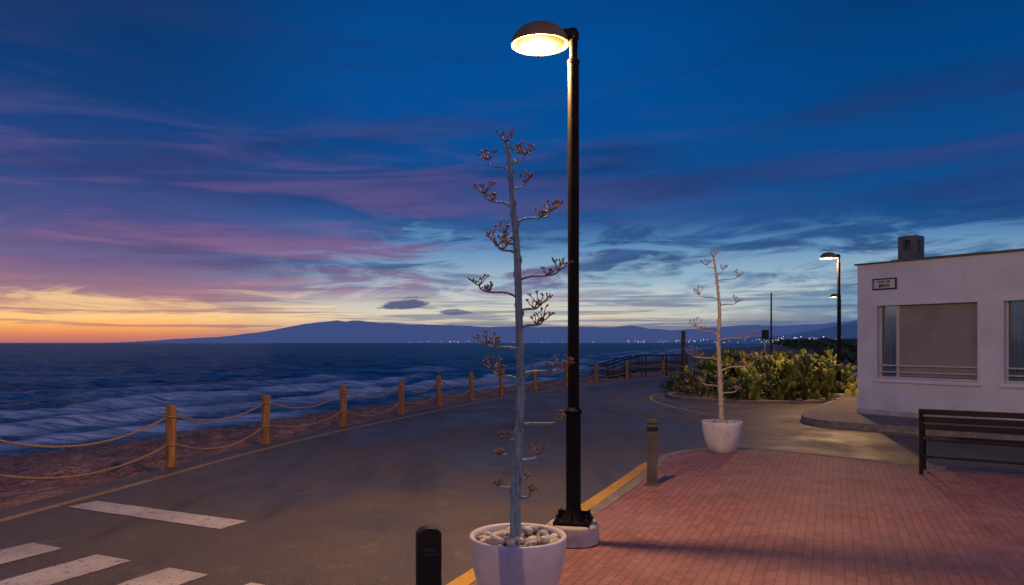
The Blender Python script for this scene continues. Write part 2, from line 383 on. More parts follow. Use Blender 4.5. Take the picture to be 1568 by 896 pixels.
xs=np.concatenate([-np.geomspace(400,17,22),np.arange(-16.5,6,.09),np.geomspace(6.2,3000,46)])
ys=np.concatenate([-np.geomspace(200,4,12),np.arange(-3,4,.5),np.arange(4,42,.11),np.geomspace(42.5,3000,70)])
PX,PY=np.meshgrid(xs,ys)
ds=sdist(PX,PY,shore); df=sdist(PX,PY,fence)
tt=np.where((ds>0)&(df<0),ds/(ds-df+1e-6),np.where(df>=0,1.,0.))
PZ=np.where(ds<0,-1.02+np.maximum(ds,-25)*.12,-1.02+.95*np.power(tt,.8))
rump=(vnoise(PX,PY,1.1,1)-.5)*.13+(vnoise(PX,PY,2.6,2)-.5)*.16+(vnoise(PX,PY,4.6,3)-.5)*.12
PZ=PZ+rump*np.clip(tt*3.,0,1)*np.clip((1-tt)*9,0,1)*(np.abs(ds)<40)
far=np.clip((df-60)/400,0,1); PZ=PZ+far*14*vnoise(PX,PY,.004,9)
mSand,k,b=newmat('beach_sand',.85); p=gcoord(k)
c=k.mix(k.mr(k.noise(p,2.2,4,.65),.35,.68),(.34,.165,.105,1),(.56,.31,.21,1))
c=k.mix(k.mul(k.mr(k.noise(p,14,3,.7),.48,.66),.75),c,(.07,.038,.03,1))
at=k.new('ShaderNodeAttribute',attribute_name='shore'); wet=k.mr(at.outputs['Fac'],.3,2.,1.,0.)
c=k.mix(k.mul(wet,.75),c,(.06,.045,.04,1)); k.l.new(c,b.inputs['Base Color'])
k.l.new(k.mr(at.outputs['Fac'],.2,1.8,.25,.85),b.inputs['Roughness'])
k.l.new(k.bump(k.noise(p,5,4,.72),1.,.14),b.inputs['Normal'])
gridobj('beach_ground',PX,PY,PZ,mSand,{'shore':ds})

# sea
rr=np.geomspace(9,22000,660); aa=np.radians(np.linspace(-118,75,720))
R,A=np.meshgrid(rr,aa,indexing='ij'); SX=R*np.sin(A); SY=R*np.cos(A)
ds=sdist(SX,SY,shore)
H=np.zeros_like(SX); rs=np.random.RandomState(4)
base_dir=math.radians(-30)
warp=vnoise(SX+500,SY+500,.05,5)*9
for i in range(26):
    L=rs.uniform(.9,1.)*(.7*1.13**i) if i<20 else rs.uniform(3,7)
    th=base_dir+rs.normal(0,.42); kx,ky=math.sin(th)*2*math.pi/L,math.cos(th)*2*math.pi/L
    ph=kx*SX+ky*SY+rs.uniform(0,6.28)+warp*.6
    amp=.012*L**.72
    s=np.sin(ph); cell=R*.0118
    fade=np.clip(1.6-cell*3.2/L,0,1)
    H+=amp*(1-np.abs(s))*fade*1.5 if i%2 else amp*s*fade
depth=np.clip(-ds/5.,0,1)
H*=.25+.75*depth
FO=np.zeros_like(SX)
lac=vnoise(SX,SY,1.6,31)*.5+vnoise(SX,SY,3.7,32)*.3+vnoise(SX,SY,7.,33)*.2
for off,amp,wd,fs in ((-1.0,.08,.6,1.),(-4.4,.24,.9,1.),(-9.5,.24,1.3,.9),(-16.,.18,1.4,.55)):
    o=off+ (vnoise(SX+90,SY+90,.10,11)-.5)*3.4
    seg=np.clip((vnoise(SX+70+off*7,SY+40,.11,13)-.22)*3.2,0,1)
    H+=amp*np.exp(-((ds-o)/wd)**2)*seg
    u_=ds-o
    FO=np.maximum(FO,fs*seg*np.exp(-(np.where(u_>0,u_/(wd*2.2),u_/(wd*.4)))**2))
FO=np.clip(FO*1.5-(.70-lac)*.9,0,1)*(FO>.04)
SZ=-1.0+H*.9
mSea=bpy.data.materials.new('sea_water'); mSea.use_nodes=True; k=N(mSea.node_tree); mSea.node_tree.nodes.clear(); p=gcoord(k)
fo=k.new('ShaderNodeAttribute',attribute_name='foam').outputs['Fac']
pm=k.mapping(p,rot=(0,0,math.radians(-18)),sc=(.40,1.7,1))
h1=k.noise(pm,1.5,3,.66,.5); h2=k.noise(pm,.25,4,.62,.4); h3=k.noise(pm,.03,4,.7,.4)
hh=k.math('ADD',k.math('ADD',k.mul(h1,.40),k.mul(h2,1.5)),k.mul(h3,4.))
nrm=k.bump(hh,1.,.8)
fm=k.mul(fo,k.mr(h1,.36,.56,.4,1.))
streak=k.mr(h2,.50,.62); st2=k.mr(h3,.46,.62)
col=k.mix(st2,(.006,.105,.19,1),(.012,.18,.29,1))
col=k.mix(k.mul(streak,.6),col,(.08,.32,.44,1))
col=k.mix(k.mul(k.mr(h1,.50,.64),.4),col,(.12,.36,.46,1))
col=k.mix(k.mul(fm,.95),col,(.85,.88,.86,1))
di=k.new('ShaderNodeBsdfDiffuse'); k.l.new(col,di.inputs[0]); k.l.new(nrm,di.inputs['Normal'])
gl=k.new('ShaderNodeBsdfGlossy'); gl.inputs['Roughness'].default_value=.2; gl.inputs[0].default_value=(.55,.85,1,1); k.l.new(nrm,gl.inputs['Normal'])
fr=k.new('ShaderNodeFresnel'); fr.inputs[0].default_value=1.33; k.l.new(nrm,fr.inputs['Normal'])
mx=k.new('ShaderNodeMixShader'); k.l.new(k.mul(k.mr(fr.outputs[0],.02,.9,.03,.42,False),k.math('SUBTRACT',1.,k.mul(fm,.9))),mx.inputs[0])
k.l.new(di.outputs[0],mx.inputs[1]); k.l.new(gl.outputs[0],mx.inputs[2])
ot=k.new('ShaderNodeOutputMaterial'); k.l.new(mx.outputs[0],ot.inputs[0])
gridobj('sea',SX,SY,SZ,mSea,{'foam':FO})

# mountains across the bay
def mountain(name,prof,Yd,mat,seed,jit=1.):
    rs=np.random.RandomState(seed)
    px=np.array([a for a,_ in prof],float); ph=np.array([b_ for _,b_ in prof],float)
    n=420; x=np.linspace(px[0],px[-1],n); h=np.interp(x,px,ph)
    for f,a in ((40,.03),(90,.02),(200,.012)): h=h*(1+jit*a*np.interp(np.linspace(0,f,n),np.arange(f+1),rs.randn(f+1)))
    rows=[];dep=np.linspace(0,1,16)
    for j,dv in enumerate(dep):
        prf=dv**.9 if dv<=.75 else .77*(1-(dv-.75)/.25*.4)
        hz=h*min(prf/.772,1.)
        hz=hz*(1+(.10*np.interp(np.linspace(0,60,n),np.arange(61),rs.randn(61)) if 0<j<11 else 0))
        rows.append((x,np.full(n,Yd+dv*1500),np.maximum(hz,0)-1.5))
    MX=np.array([r[0] for r in rows]);MY=np.array([r[1] for r in rows]);MZ=np.array([r[2] for r in rows])
    return gridobj(name,MX,MY,MZ,mat)
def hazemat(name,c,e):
    m,k,b=newmat(name,.95,color=c,spec=0.); b.inputs['Emission Color'].default_value=e; b.inputs['Emission Strength'].default_value=1.; no_mis(m); return m  # aerial haze painted into the material as a bluish self-glow on the slopes
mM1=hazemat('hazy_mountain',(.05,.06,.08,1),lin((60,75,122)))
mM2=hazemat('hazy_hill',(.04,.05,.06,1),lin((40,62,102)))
def PR(l,D,s=1.): return [((u-784)/1132*D,(525-v)*s/1132*D+1.7) for u,v in l]
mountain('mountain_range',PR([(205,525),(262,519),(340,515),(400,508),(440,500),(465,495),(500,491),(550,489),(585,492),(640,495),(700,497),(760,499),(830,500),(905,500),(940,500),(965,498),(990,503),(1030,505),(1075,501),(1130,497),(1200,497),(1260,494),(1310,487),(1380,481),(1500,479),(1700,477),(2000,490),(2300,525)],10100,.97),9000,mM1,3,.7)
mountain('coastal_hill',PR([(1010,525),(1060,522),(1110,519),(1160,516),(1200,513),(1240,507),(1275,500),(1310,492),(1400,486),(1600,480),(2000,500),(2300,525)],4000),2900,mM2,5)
# distant town
mTL,k,b=newmat('town_light'); b.inputs['Emission Color'].default_value=(1,.66,.36,1); b.inputs['Emission Strength'].default_value=1.8; no_mis(mTL)
mb=MB(); rs=random.Random(5)
def tl(u,D,s,z):
    mb.ell(Matrix.Translation(((u-784)/1132*D,D,z))@Matrix.Diagonal((s,s,s,1)),5,4)
for i in range(60): tl(rs.choice([rs.uniform(590,870),rs.uniform(900,1060),rs.uniform(640,760),rs.uniform(960,1050)]),8800,rs.uniform(1.6,4.0),rs.uniform(6,26))
for i in range(60): tl(rs.uniform(1045,1310),2600,rs.uniform(.5,1.4),rs.uniform(2,14))
for i in range(40): tl(rs.uniform(1180,1312),1250,rs.uniform(.3,.9),rs.uniform(3,12))
mb.obj('distant_town_lights',mTL)
mb=MB()
for i in range(40):
    D=rs.uniform(900,1300); u=rs.uniform(1190,1420); h=rs.choice([4,6,7,9]); ww=rs.uniform(8,18)
    if u<1250: h=min(h,5)
    mb.quad_box(((u-784)/1132*D,D,h/2-1),(ww,10,h+2),rs.uniform(0,1))
mb.obj('distant_town',varmat('town_wall',(.10,.10,.12,1),(.2,.19,.2,1),.02,.9,bump=0))
# far coastal scrub mass
mb=MB()
for i in range(5200):
    D=rs.uniform(48,420)**1.0; s_=rs.random()
    xsft=np.interp(D,[48,100,200,400],[20,48,80,150]); x=xsft-3+s_**1.5*D*.35; 
    if D<70 and x<28: continue
    hz=rs.uniform(.1,1.)*(.8+D*.006)
    c0=Vector((x,D,hz)); r0=rs.uniform(.25,.7)*(1+D*.004)
    o=len(mb.v); R_=Euler((rs.uniform(0,3),rs.uniform(0,3),rs.uniform(0,3))).to_matrix()
    for q_ in ((-1,-.6,0),(1,-.5,.2),(.8,.7,0),(-.7,.6,-.2)): mb.v.append(tuple(c0+R_@Vector(q_)*r0*.7))
    mb.f.append((o,o+1,o+2,o+3))
mb.obj('coastal_scrub',mLeaf)

# ================================================================= ROAD / PLAZA
left_edge=[(-9.4,-8),(-7.1,0),(-5.75,4),(-5.35,6.5),(-4.85,9),(-4.38,11.5),(-3.7,14.2),(-2.9,16.6),(-2.1,19),(-1.3,21.3),(-.35,23.6),(.9,26.3),(2.5,29.2),(4.4,32.3),(6.6,35.4),(9.4,38),(12.6,40),(18,43.6),(30,56)]
LE=sm(left_edge,5)
rse=random.Random(77)
polygon('road',[(p.x-.12+rse.uniform(-.04,.04),p.y) for p in LE]+[(60,56),(60,-8)],0.0,mAsph)
lm=empty('road_markings')
ribbon('left_edge_line',[(p.x+.28,p.y) for i,p in enumerate(LE)][5:-4],.10,.0,.004,mYelF,lm)
ribbon('parking_line',sm([(-3.85,-3),(-.36,5.3),(.75,7.7),(1.62,9.75),(1.86,10.35),(2.1,10.72),(2.42,10.9)],6)[:-1],.15,.0,.005,mYel,lm)
ribbon('right_edge_line',sm([(11,30.8),(8.4,28),(6.5,26.2),(4.95,24.9),(4.35,23.2),(4.2,21.2),(4.5,18.8),(5.25,16.6),(6.5,14.75),(7.5,13.6),(10,11.3),(16,7)],7),.10,.0,.004,mYelF,lm)
U=Vector((.905,-.425,0)); V=Vector((.425,.905,0))
def stripe(nm,c,u1,v1):
    mb=MB(); n=24
    for i in range(n+1):
        for vv in (0,v1):
            p=Vector(c)+U*(u1*i/n)+V*(vv+random.uniform(-.006,.006)); mb.v.append((p.x,p.y,.005))
    for i in range(n): mb.f.append((2*i,2*i+2,2*i+3,2*i+1))
    mb.obj(nm,mWhiteP,lm)
stripe('stop_line',(-4.65,7.73,0),2.17,.33)
for i in range(4):
    c0=Vector((-4.12,6.35,0))+U*(.83*i)
    mb=MB(); n=30
    for j in range(n+1):
        for uu in (0,.41):
            p=c0+U*(uu+random.uniform(-.005,.005))-V*(2.6*j/n); mb.v.append((p.x,p.y,.005))
    for j in range(n): mb.f.append((2*j,2*j+1,2*j+3,2*j+2))
    mb.obj('zebra_stripe_%d'%i,mWhiteP,lm)
# plaza
PZH=.05
pl_left=sm([(-5.6,-8),(-3.6,-3),(-.12,5.3),(.98,7.7),(1.85,9.75),(2.05,10.35),(2.3,10.95),(2.75,11.45),(3.4,11.75),(4.1,11.45),(4.8,10.8),(5.5,10.1),(6.6,9.55),(9,8.7),(15,7)],6)
polygon('brick_pavement',[(p.x,p.y) for p in pl_left]+[(15,-8)],PZH,mPav)
ribbon('kerb',[(p.x,p.y) for p in pl_left],.13,-.02,PZH+.006,mKerb)
# building pavement
bp=sm([(16,6.2),(10,11.0),(7.75,13.75),(6.9,14.6),(6.35,15.35),(6.45,16.3),(7.2,17.7),(9.3,21.0),(10.5,23)],6)
polygon('side_pavement',[(p.x,p.y) for p in bp]+[(20,23),(20,6.2)],.13,mSideP)
ribbon('side_kerb',[(p.x,p.y) for p in bp],.14,-.02,.137,mKerb)
# planted bed
bed=sm([(12,31),(8.6,28),(6.4,25.9),(5.2,24.2),(5.0,22.6),(5.6,21.6),(7.,20.8),(9.2,21.1)],6)
polygon('planted_bed',[(p.x,p.y) for p in bed]+[(10.3,23.1),(20,23.2),(20,31)],.07,mSoil)
ribbon('bed_kerb',[(p.x,p.y) for p in bed],.12,-.02,.09,mKerb)

# ================================================================= ROPE FENCE
posts=[(-8.0,1.2),(-7.35,3.4),(-6.6,5.7),(-5.8,8.0)]+[(-4.745,10.29),(-4.19,12.58),(-3.49,15.27),(-2.65,17.65),(-2.0,20.25),(-1.245,22.37),(-.375,24.99),(.838,27.1),(2.2,29.9),(3.69,32.6),(5.5,35.4),(7.7,37.7),(10.1,39.5),(12.7,41.1),(15.4,42.9),(18,45)]
fe=empty('rope_fence')
mbp=MB(); mbr=MB(); rs=random.Random(3)
tops=[]
for i,(x,y) in enumerate(posts):
    h=.84+rs.uniform(-.02,.02); r=.07; lx,ly=rs.uniform(-.018,.018),rs.uniform(-.018,.018)
    mbp.tube([(x,y,-.35),(x,y,0),(x+lx,y+ly,h-.02),(x+lx,y+ly,h)],[r*1.02,r,r*.97,r*.85],14)
    tops.append((x+lx,y+ly))
for i in range(len(posts)-1):
    for zh,sag in ((.70,.20),(.31,.17)):
        a0=Vector((*tops[i],zh)); b0=Vector((*tops[i+1],zh)); sg=sag*rs.uniform(.75,1.3); pts=[]
        dr=(b0-a0).normalized(); a0+=dr*.05; b0-=dr*.05
        for j in range(17):
            t_=j/16; p=a0.lerp(b0,t_); p.z-=sg*4*t_*(1-t_); pts.append(p)
        mbr.tube(pts,.015,7)
for (x,y) in tops:
    for zh in (.70,.31):
        ring=[(x+math.cos(a)*.078,y+math.sin(a)*.078,zh+.006*math.sin(2*a)) for a in np.linspace(0,2*math.pi,17)]
        mbr.tube(ring,.013,6,False)
mbp.obj('posts',mWood,fe,smooth=False,bevel=.006); mbr.obj('ropes',mRope,fe,True)

# beach walkway with railings
wk=empty('beach_walkway'); mb=MB()
A=Vector((10.9,46.5,-.05)); B=Vector((8.0,47.6,-.1)); C=Vector((5.6,49.4,-.85))
def rail(P,Q,wdt=1.5):
    dr=(Q-P); L=dr.length; n=max(2,int(L/.16)); nrm=Vector((-dr.y,dr.x,0)).normalized()
    for sgn in (-.5,.5):
        o=nrm*wdt*sgn
        for zz,rd in ((1.0,.045),(.55,.03),(.12,.04)): mb.tube([P+o+Vector((0,0,zz)),Q+o+Vector((0,0,zz))],rd,6)
        for i in range(n+1):
            p=P.lerp(Q,i/n)+o; big=i%8==0
            mb.tube([p+Vector((0,0,-.9 if big else .1)),p+Vector((0,0,1.05 if big else 1.0))],.05 if big else .018,6)
    for i in range(int(L/.14)+1):
        p=P.lerp(Q,i*.14/L); mb.quad_box((p.x,p.y,p.z),(wdt,.12,.04),math.atan2(dr.y,dr.x)+math.pi/2)
rail(A,B); rail(B,C)
mb.obj('deck_and_rails',mDarkWood,wk)

# ================================================================= STREET LAMPS
mLens,k,b=newmat('lamp_lens',.3,color=(.02,.02,.02,1),spec=.1); no_mis(mLens)
tcg=k.new('ShaderNodeTexCoord').outputs['Object']
r_=k.new('ShaderNodeVectorMath',operation='LENGTH'); k.l.new(tcg,r_.inputs[0])
b.inputs['Emission Strength'].default_value=1.5
rib=k.math('MULTIPLY_ADD',k.noise(k.mapping(tcg,sc=(30,6,1)),1.,2,.5),.10,k.mul(r_.outputs['Value'],1.))
k.l.new(k.ramp(rib,[(.06,(1.,.74,.36,1)),(.17,(1,.60,.20,1)),(.25,(.80,.30,.05,1)),(.29,(.5,.15,.02,1))]),b.inputs['Emission Color'])
def street_lamp(loc,d,energy=430,name='street_lamp'):
    e=empty(name,loc,math.atan2(d[1],d[0]))
    mb=MB(); mb.lathe([(.0,0),(.205,0),(.215,.01),(.213,.15),(.20,.165),(0,.166)],(0,0,0),40); mb.obj('plinth',mConc,e,True,.004)
    mb=MB()
    mb.quad_box((0,0,.180),(.30,.30,.022))
    mb.lathe([(.11,.19),(.10,.20),(.085,.23),(.0655,.27),(.062,.30),(.062,1.07),(.072,1.075),(.074,1.10),(.062,1.115),(.049,1.13),(.048,1.2),(.047,4.0),(.052,4.005),(.052,4.03),(.046,4.04),(.034,4.055),(.033,4.14),(.037,4.15),(.037,4.27),(.030,4.30),(0,4.302)],(0,0,0),28)
    for a in range(4):
        g=Matrix.Rotation(a*math.pi/2,4,'Z')
        mb.quad_box((0,0,0),(.07,.008,.07),0,g@Matrix.Translation((.095,0,.23)))
    p=mb.obj('pole',mPole,e,True)
    p.modifiers.new('e','EDGE_SPLIT').split_angle=math.radians(35)
    mb=MB()
    for sx_ in (-1,1):
        for sy_ in (-1,1):
            mb.tube([(sx_*.12,sy_*.12,.16),(sx_*.12,sy_*.12,.25)],.009,8); mb.tube([(sx_*.12,sy_*.12,.19),(sx_*.12,sy_*.12,.215)],.02,6)
    mb.obj('anchor_bolts',mBlack,e)
    hx=.285
    mb=MB()
    mb.lathe([(0,.165),(.06,.163),(.12,.150),(.17,.125),(.21,.088),(.235,.045),(.246,.012),(.250,-.004),(.244,-.012),(.222,-.006),(.214,.02),(.19,.045),(0,.05)],(hx,0,4.20),56,1.,.94)
    mb.obj('lamp_head',mBronze,e,True)
    mb=MB(); mb.tube([(-.045,0,4.235),(0,0,4.24),(.06,0,4.25),(.11,0,4.27)],[.034,.042,.04,.03],14)
    mb.quad_box((.06,0,4.285),(.14,.05,.035)); mb.tube([(-.0,-.05,4.245),(0,.05,4.245)],.028,14)
    mb.obj('head_bracket',mBlack,e,False,.004)
    mb=MB(); mb.lathe([(.216,.012),(.19,-.012),(.13,-.030),(.06,-.038),(0,-.04)],(0,0,0),48,1.,.94)
    ln=mb.obj('lens',mLens,e,True); ln.location=(hx,0,4.20)
    ld=bpy.data.lights.new('lamp_light','POINT'); ld.energy=energy; ld.color=(1,.55,.22); ld.shadow_soft_size=.07
    lo=bpy.data.objects.new('lamp_light',ld); lo.location=(hx+.03,0,4.06); lo.parent=e; scene.collection.objects.link(lo)
    return e
street_lamp((.515,6.2,PZH),(-.97,.22),640)
street_lamp((9.72,22.0,.05),(-.97,.22),640)
street_lamp((17.75,40,0),(-.97,.22),500)
street_lamp((-4.3,-5.6,PZH),(-.75,.66),700)
street_lamp((8.2,2.0,PZH),(-.97,.22),280)

# ================================================================= PLANTERS & AGAVES
def planter(loc,seed):
    e=empty('plant_pot',loc); mb=MB()
    mb.lathe([(0,0),(.175,0),(.185,.008),(.215,.06),(.255,.17),(.285,.29),(.300,.40),(.304,.46),(.300,.472),(.288,.474),(.276,.468),(.272,.44),(.268,.38)],(0,0,0),64)
    mb.obj('pot',mPlant,e,True)
    mb=MB(); mb.lathe([(0,.40),(.270,.40)],(0,0,0),40); mb.obj('pot_soil',mSoil,e)
    rs=random.Random(seed); mb=MB()
    for layer,n in ((.41,70),(.43,42),(.455,20)):
        for i in range(n):
            r=.235*math.sqrt(rs.random())*(1 if layer<.44 else .85); a=rs.uniform(0,6.28)
            s=rs.uniform(.018,.042)
            M=Matrix.Translation((r*math.cos(a),r*math.sin(a),layer+s*.35))@Euler((rs.uniform(-.5,.5),rs.uniform(-.5,.5),rs.uniform(0,3))).to_matrix().to_4x4()@Matrix.Diagonal((s*rs.uniform(.9,1.35),s*rs.uniform(.8,1.),s*rs.uniform(.55,.8),1))
            mb.ell(M,10,7)
    mb.obj('pebbles',mStone,e,True)
    return e
def agave(loc,stalk,branches,mS,mP,r0,r1,seed,us=.07,pod=1.,spread=1.):
    e=empty('agave_flower_stalk',loc); rs=random.Random(seed)
    S=sm([(x,0 if y is None else y,z) for x,y,z in stalk],6); n=len(S)
    ms=MB(); mp=MB()
    rad=[r0+(r1-r0)*(i/(n-1))**.9+rs.uniform(-.0012,.0012) for i in range(n)]
    ms.tube(S,rad,12)
    zz=S[0].z+.06
    def at(z):
        for i in range(n-1):
            if S[i].z<=z<=S[i+1].z:
                f=(z-S[i].z)/(S[i+1].z-S[i].z+1e-9); return S[i].lerp(S[i+1],f),rad[i]
        return S[-1],rad[-1]
    ia=0
    while zz<S[-1].z-.1:
        p,r=at(zz); a=ia*2.4; ia+=1; dv=Vector((math.cos(a),math.sin(a),0))
        ms.tube([p+dv*r*.7,p+dv*(r*1.15)+Vector((0,0,.022)),p+dv*(r*1.05)+Vector((0,0,.055))],[.009,.007,.002],5)
        zz+=rs.uniform(.05,.09)
    def umbel(c,dirv,size):
        nb=rs.randint(6,8)
        for i in range(nb):
            a=i*2.4+rs.uniform(-.3,.3); sp_=rs.uniform(.35,1.35)
            side=Vector((math.cos(a),math.sin(a),0))
            dv=(Vector((0,0,1))*rs.uniform(.5,1.)+dirv*.4+side*sp_).normalized()
            L=size*rs.uniform(.6,1.)
            m_=c+dv*L*.55+Vector((0,0,-.004)); t_=c+dv*L
            mp.tube([c,m_,t_],[.0044*pod,.0034*pod,.0028*pod],5)
            for j in range(rs.randint(2,3)):
                b_=rs.uniform(0,6.28); d2=(dv*.5+Vector((math.cos(b_),math.sin(b_),rs.uniform(.3,1.)))*.6).normalized()
                q=t_+d2*size*rs.uniform(.18,.36)
                mp.tube([t_,q],[.0028*pod,.0024*pod],4)
                s=rs.uniform(.0042,.007)*pod
                R_=d2.to_track_quat('Z','Y').to_matrix().to_4x4()
                mp.ell(Matrix.Translation(q)@R_@Matrix.Diagonal((s,s,s*rs.uniform(1.,1.7),1)),6,5)
    for (z,dx,dz,dy,sz) in branches:
        p,r=at(z); tip=p+Vector((dx*spread,dy,dz)); h=Vector((dx*spread,dy,0))
        pts=sm([p,p+h*.3+Vector((0,0,dz*.42)),p+h*.72+Vector((0,0,dz*.48)),p+h*.93+Vector((0,0,dz*.68)),tip],4)
        rb=max(.0055,r*.42)*(.7+.3*sz)
        ms.tube(pts,[rb*(1-.5*i/(len(pts)-1)) for i in range(len(pts))],7)
        umbel(tip,h.normalized(),us*sz)
        if sz>.9:
            q=p+h*.72+Vector((0,0,dz*.48)); umbel(q+Vector((0,0,.006)),h.normalized(),us*sz*.62)
    umbel(S[-1],Vector((0,0,1)),us*.95)
    ms.obj('stalk_and_branches',mS,e,True); mp.obj('dry_flower_clusters',mP,e,True)
planter((.037,4.62,PZH),1)
st1=[(-.012,0,.40),(-.016,0,.705),(0,.01,.99),(.016,.02,1.395),(.008,.01,1.80),(-.004,0,2.21),(-.02,-.01,2.45),(-.04,0,2.655),(-.057,.01,2.857),(-.077,0,2.94)]
br1=[(2.75,-.13,.09,.03,.85),(2.78,.085,.08,-.03,.9),(2.79,.05,.10,.06,.8),(2.63,.075,.05,-.04,.8),(2.52,-.17,.09,-.05,1.),(2.43,.21,.09,.05,1.05),(2.24,-.11,.05,-.04,1.15),(2.25,-.07,.14,.10,1.),(2.08,.23,.055,-.05,1.),(1.97,-.23,.08,.04,1.),(1.88,.12,.05,.08,1.15),(1.78,.13,.04,-.08,1.1),(1.64,-.19,.045,-.06,1.),(1.44,-.16,.08,.07,1.05),(1.49,.235,.04,.03,1.1),(1.17,.215,.035,-.05,.8),(1.07,-.085,.02,.05,.55),(.99,-.1,.0,-.03,.5),(.93,.12,.05,.06,.8),(.69,.09,.08,-.04,.45),(.77,-.1,.02,.03,.5),(.83,.06,.03,-.06,.35)]
agave((.037,4.62,PZH-.02),st1,br1,mStalk,mPod,.036,.012,11,.078,1.,1.08)
planter((3.21,11.3,PZH),2)
st2_=[(-.02,0,.42),(-.04,0,.95),(-.06,0,1.35),(-.07,.02,1.8),(-.05,.03,2.15),(-.08,.02,2.5),(-.12,0,2.8),(-.15,0,2.98)]
br2=[(2.8,-.13,.08,.03,.8),(2.63,.3,.06,-.05,.8),(2.7,.12,.12,.1,.6),(2.35,-.29,.08,.05,.85),(2.25,.28,.06,.08,.8),(1.8,-.36,.14,-.05,1.),(1.73,.5,.06,.05,1.),(1.42,-.38,.08,.08,1.1),(1.25,.5,.16,-.08,1.1),(1.0,-.25,.08,.1,.6),(.9,.25,.06,.05,.6)]
agave((3.23,11.3,PZH-.02),st2_,br2,mStalk2,mPod2,.042,.014,23,.13,1.1)

# ================================================================= BOLLARDS
def bollard(loc,rot,mat,h,w_):
    e=empty('bollard',loc,rot); mb=MB(); d_=w_*.62
    n=16; out_=[(-w_/2,0),(w_/2,0)]; r=w_/2; kk=.62 if mat is mBlack else .12
    for i in range(n+1):
        a=math.pi*i/n; out_.append((math.cos(a)*r,h-r*kk+math.sin(a)*r*kk))
    m_=len(out_)
    for yy in (-d_/2,d_/2):
        for x,z in out_: mb.v.append((x,yy,z))
    mb.f.append(tuple(range(m_))); mb.f.append(tuple(reversed(range(m_,2*m_))))
    for i in range(m_):
        j=(i+1)%m_; mb.f.append((i,i+m_,j+m_,j))
    mb.obj('post',mat,e,False,.006)
    if mat is mBlack:
        mb=MB(); mb.quad_box((0,0,h-.10),(w_*.55,d_+.006,.016)); mb.quad_box((0,0,h-.125),(w_*.55,d_+.004,.010)); mb.obj('slot',mDark,e,False,.002)
    else:
        mb=MB(); mb.quad_box((0,0,h-.045),(w_+.006,d_+.006,.012)); mb.quad_box((0,0,h-.11),(w_+.004,d_+.004,.05)); mb.obj('band',mBlack,e,False,.002)
    mb=MB(); mb.lathe([(0,0),(.10,0),(.10,.006),(.07,.012),(0,.013)],(0,0,0),24); mb.obj('base_plate',mat,e)
bollard((-.395,3.5,PZH),.25,mBlack,.80,.115)
bollard((1.65,8.7,PZH),.35,mGrayM,.765,.105)
bollard((-2.2,-.6,PZH),.25,mBlack,.80,.115)

# ================================================================= BENCH
ex=Vector((.836,-.548,0)); be=empty('park_bench',(5.19,9.38,PZH),math.atan2(ex.y,ex.x))
mb=MB(); L=1.85
for x in (0.0,L):
    mb.tube([(x,0,0),(x,.0,.42),(x,-.03,.80)],.026,4)
    mb.tube([(x,.46,0),(x,.44,.42)],.026,4)
    mb.quad_box((x,.22,.405),(.04,.50,.035)); mb.quad_box((x,.20,.60),(.045,.46,.03)); mb.tube([(x,.42,.42),(x,.42,.60)],.018,4)
mb.quad_box((L/2,.22,.20),(L,.03,.03))
mb.obj('frame',mBlack,be,False,.003)
mb=MB()
for i in range(5): mb.quad_box((L/2,.06+.095*i,.435),(L+.06,.07,.028))
mb.obj('seat',mBlack,be,False,.004)
mb=MB()
for z,y in ((.795,.01),(.70,.018),(.605,.026)):
    mb.quad_box((L/2,y,z),(L+.06,.026,.07))
mb.obj('backrest',mBlack,be,False,.004)

# ================================================================= BUILDING
dw=Vector((.589,-.808,0)); ori=(7.8,16.7,0)
bh=empty('white_beach_house',ori,math.atan2(dw.y,dw.x))
LW,DP,HT=9.0,6.5,3.46
openings=[(.46,2.48,.93,2.53),(2.94,4.9,.93,2.53),(5.5,7.4,.93,2.53)]
mb=MB(); T=.28
def bx(x0,x1,y0,y1,z0,z1): mb.quad_box(((x0+x1)/2,(y0+y1)/2,(z0+z1)/2),(x1-x0,y1-y0,z1-z0))
cuts=[0]+[c for o in openings for c in o[:2]]+[LW]
for i in range(0,len(cuts),2): bx(cuts[i],cuts[i+1],0,T,.13,HT)
for o in openings:
    bx(o[0],o[1],0,T,.13,o[2]); bx(o[0],o[1],0,T,o[3],HT)
bx(0,.25,T,DP,.13,HT); bx(LW-.25,LW,T,DP,.13,HT); bx(.25,LW-.25,DP-.25,DP,.13,HT)
mb.obj('walls',mStuc,bh)
mb=MB(); bx(-.0,LW,-.025,-.002,.0,.24); mb.obj('stone_skirting',mConc,bh)
mb=MB(); bx(.26,LW-.26,.3,DP-.26,3.0,3.2); mb.obj('ceiling',mDark,bh)
mb=MB(); bx(-.05,LW+.05,-.05,DP+.05,HT+.002,HT+.035); mb.obj('roof_coping',mCop,bh,False,.004)
mb=MB(); bx(.55,LW-.3,.4,DP-.3,HT+.037,HT+.10); mb.obj('roof_slab',mGreyB,bh,False,.005)
mb=MB(); 
cx,cy=.56,1.3; zb=HT+.15; zt_=4.16
bx(cx-.2,cx+.2,cy-.2,cy+.2,HT+.05,zb+.22)
for sx_ in (-1,1):
    for sy_ in (-1,1): mb.quad_box((cx+sx_*.14,cy+sy_*.14,(zb+.22+zt_-.1)/2),(.12,.12,zt_-.1-zb-.22))
bx(cx-.2,cx+.2,cy-.2,cy+.2,zt_-.1,zt_)
mb.obj('chimney',mGreyB,bh)
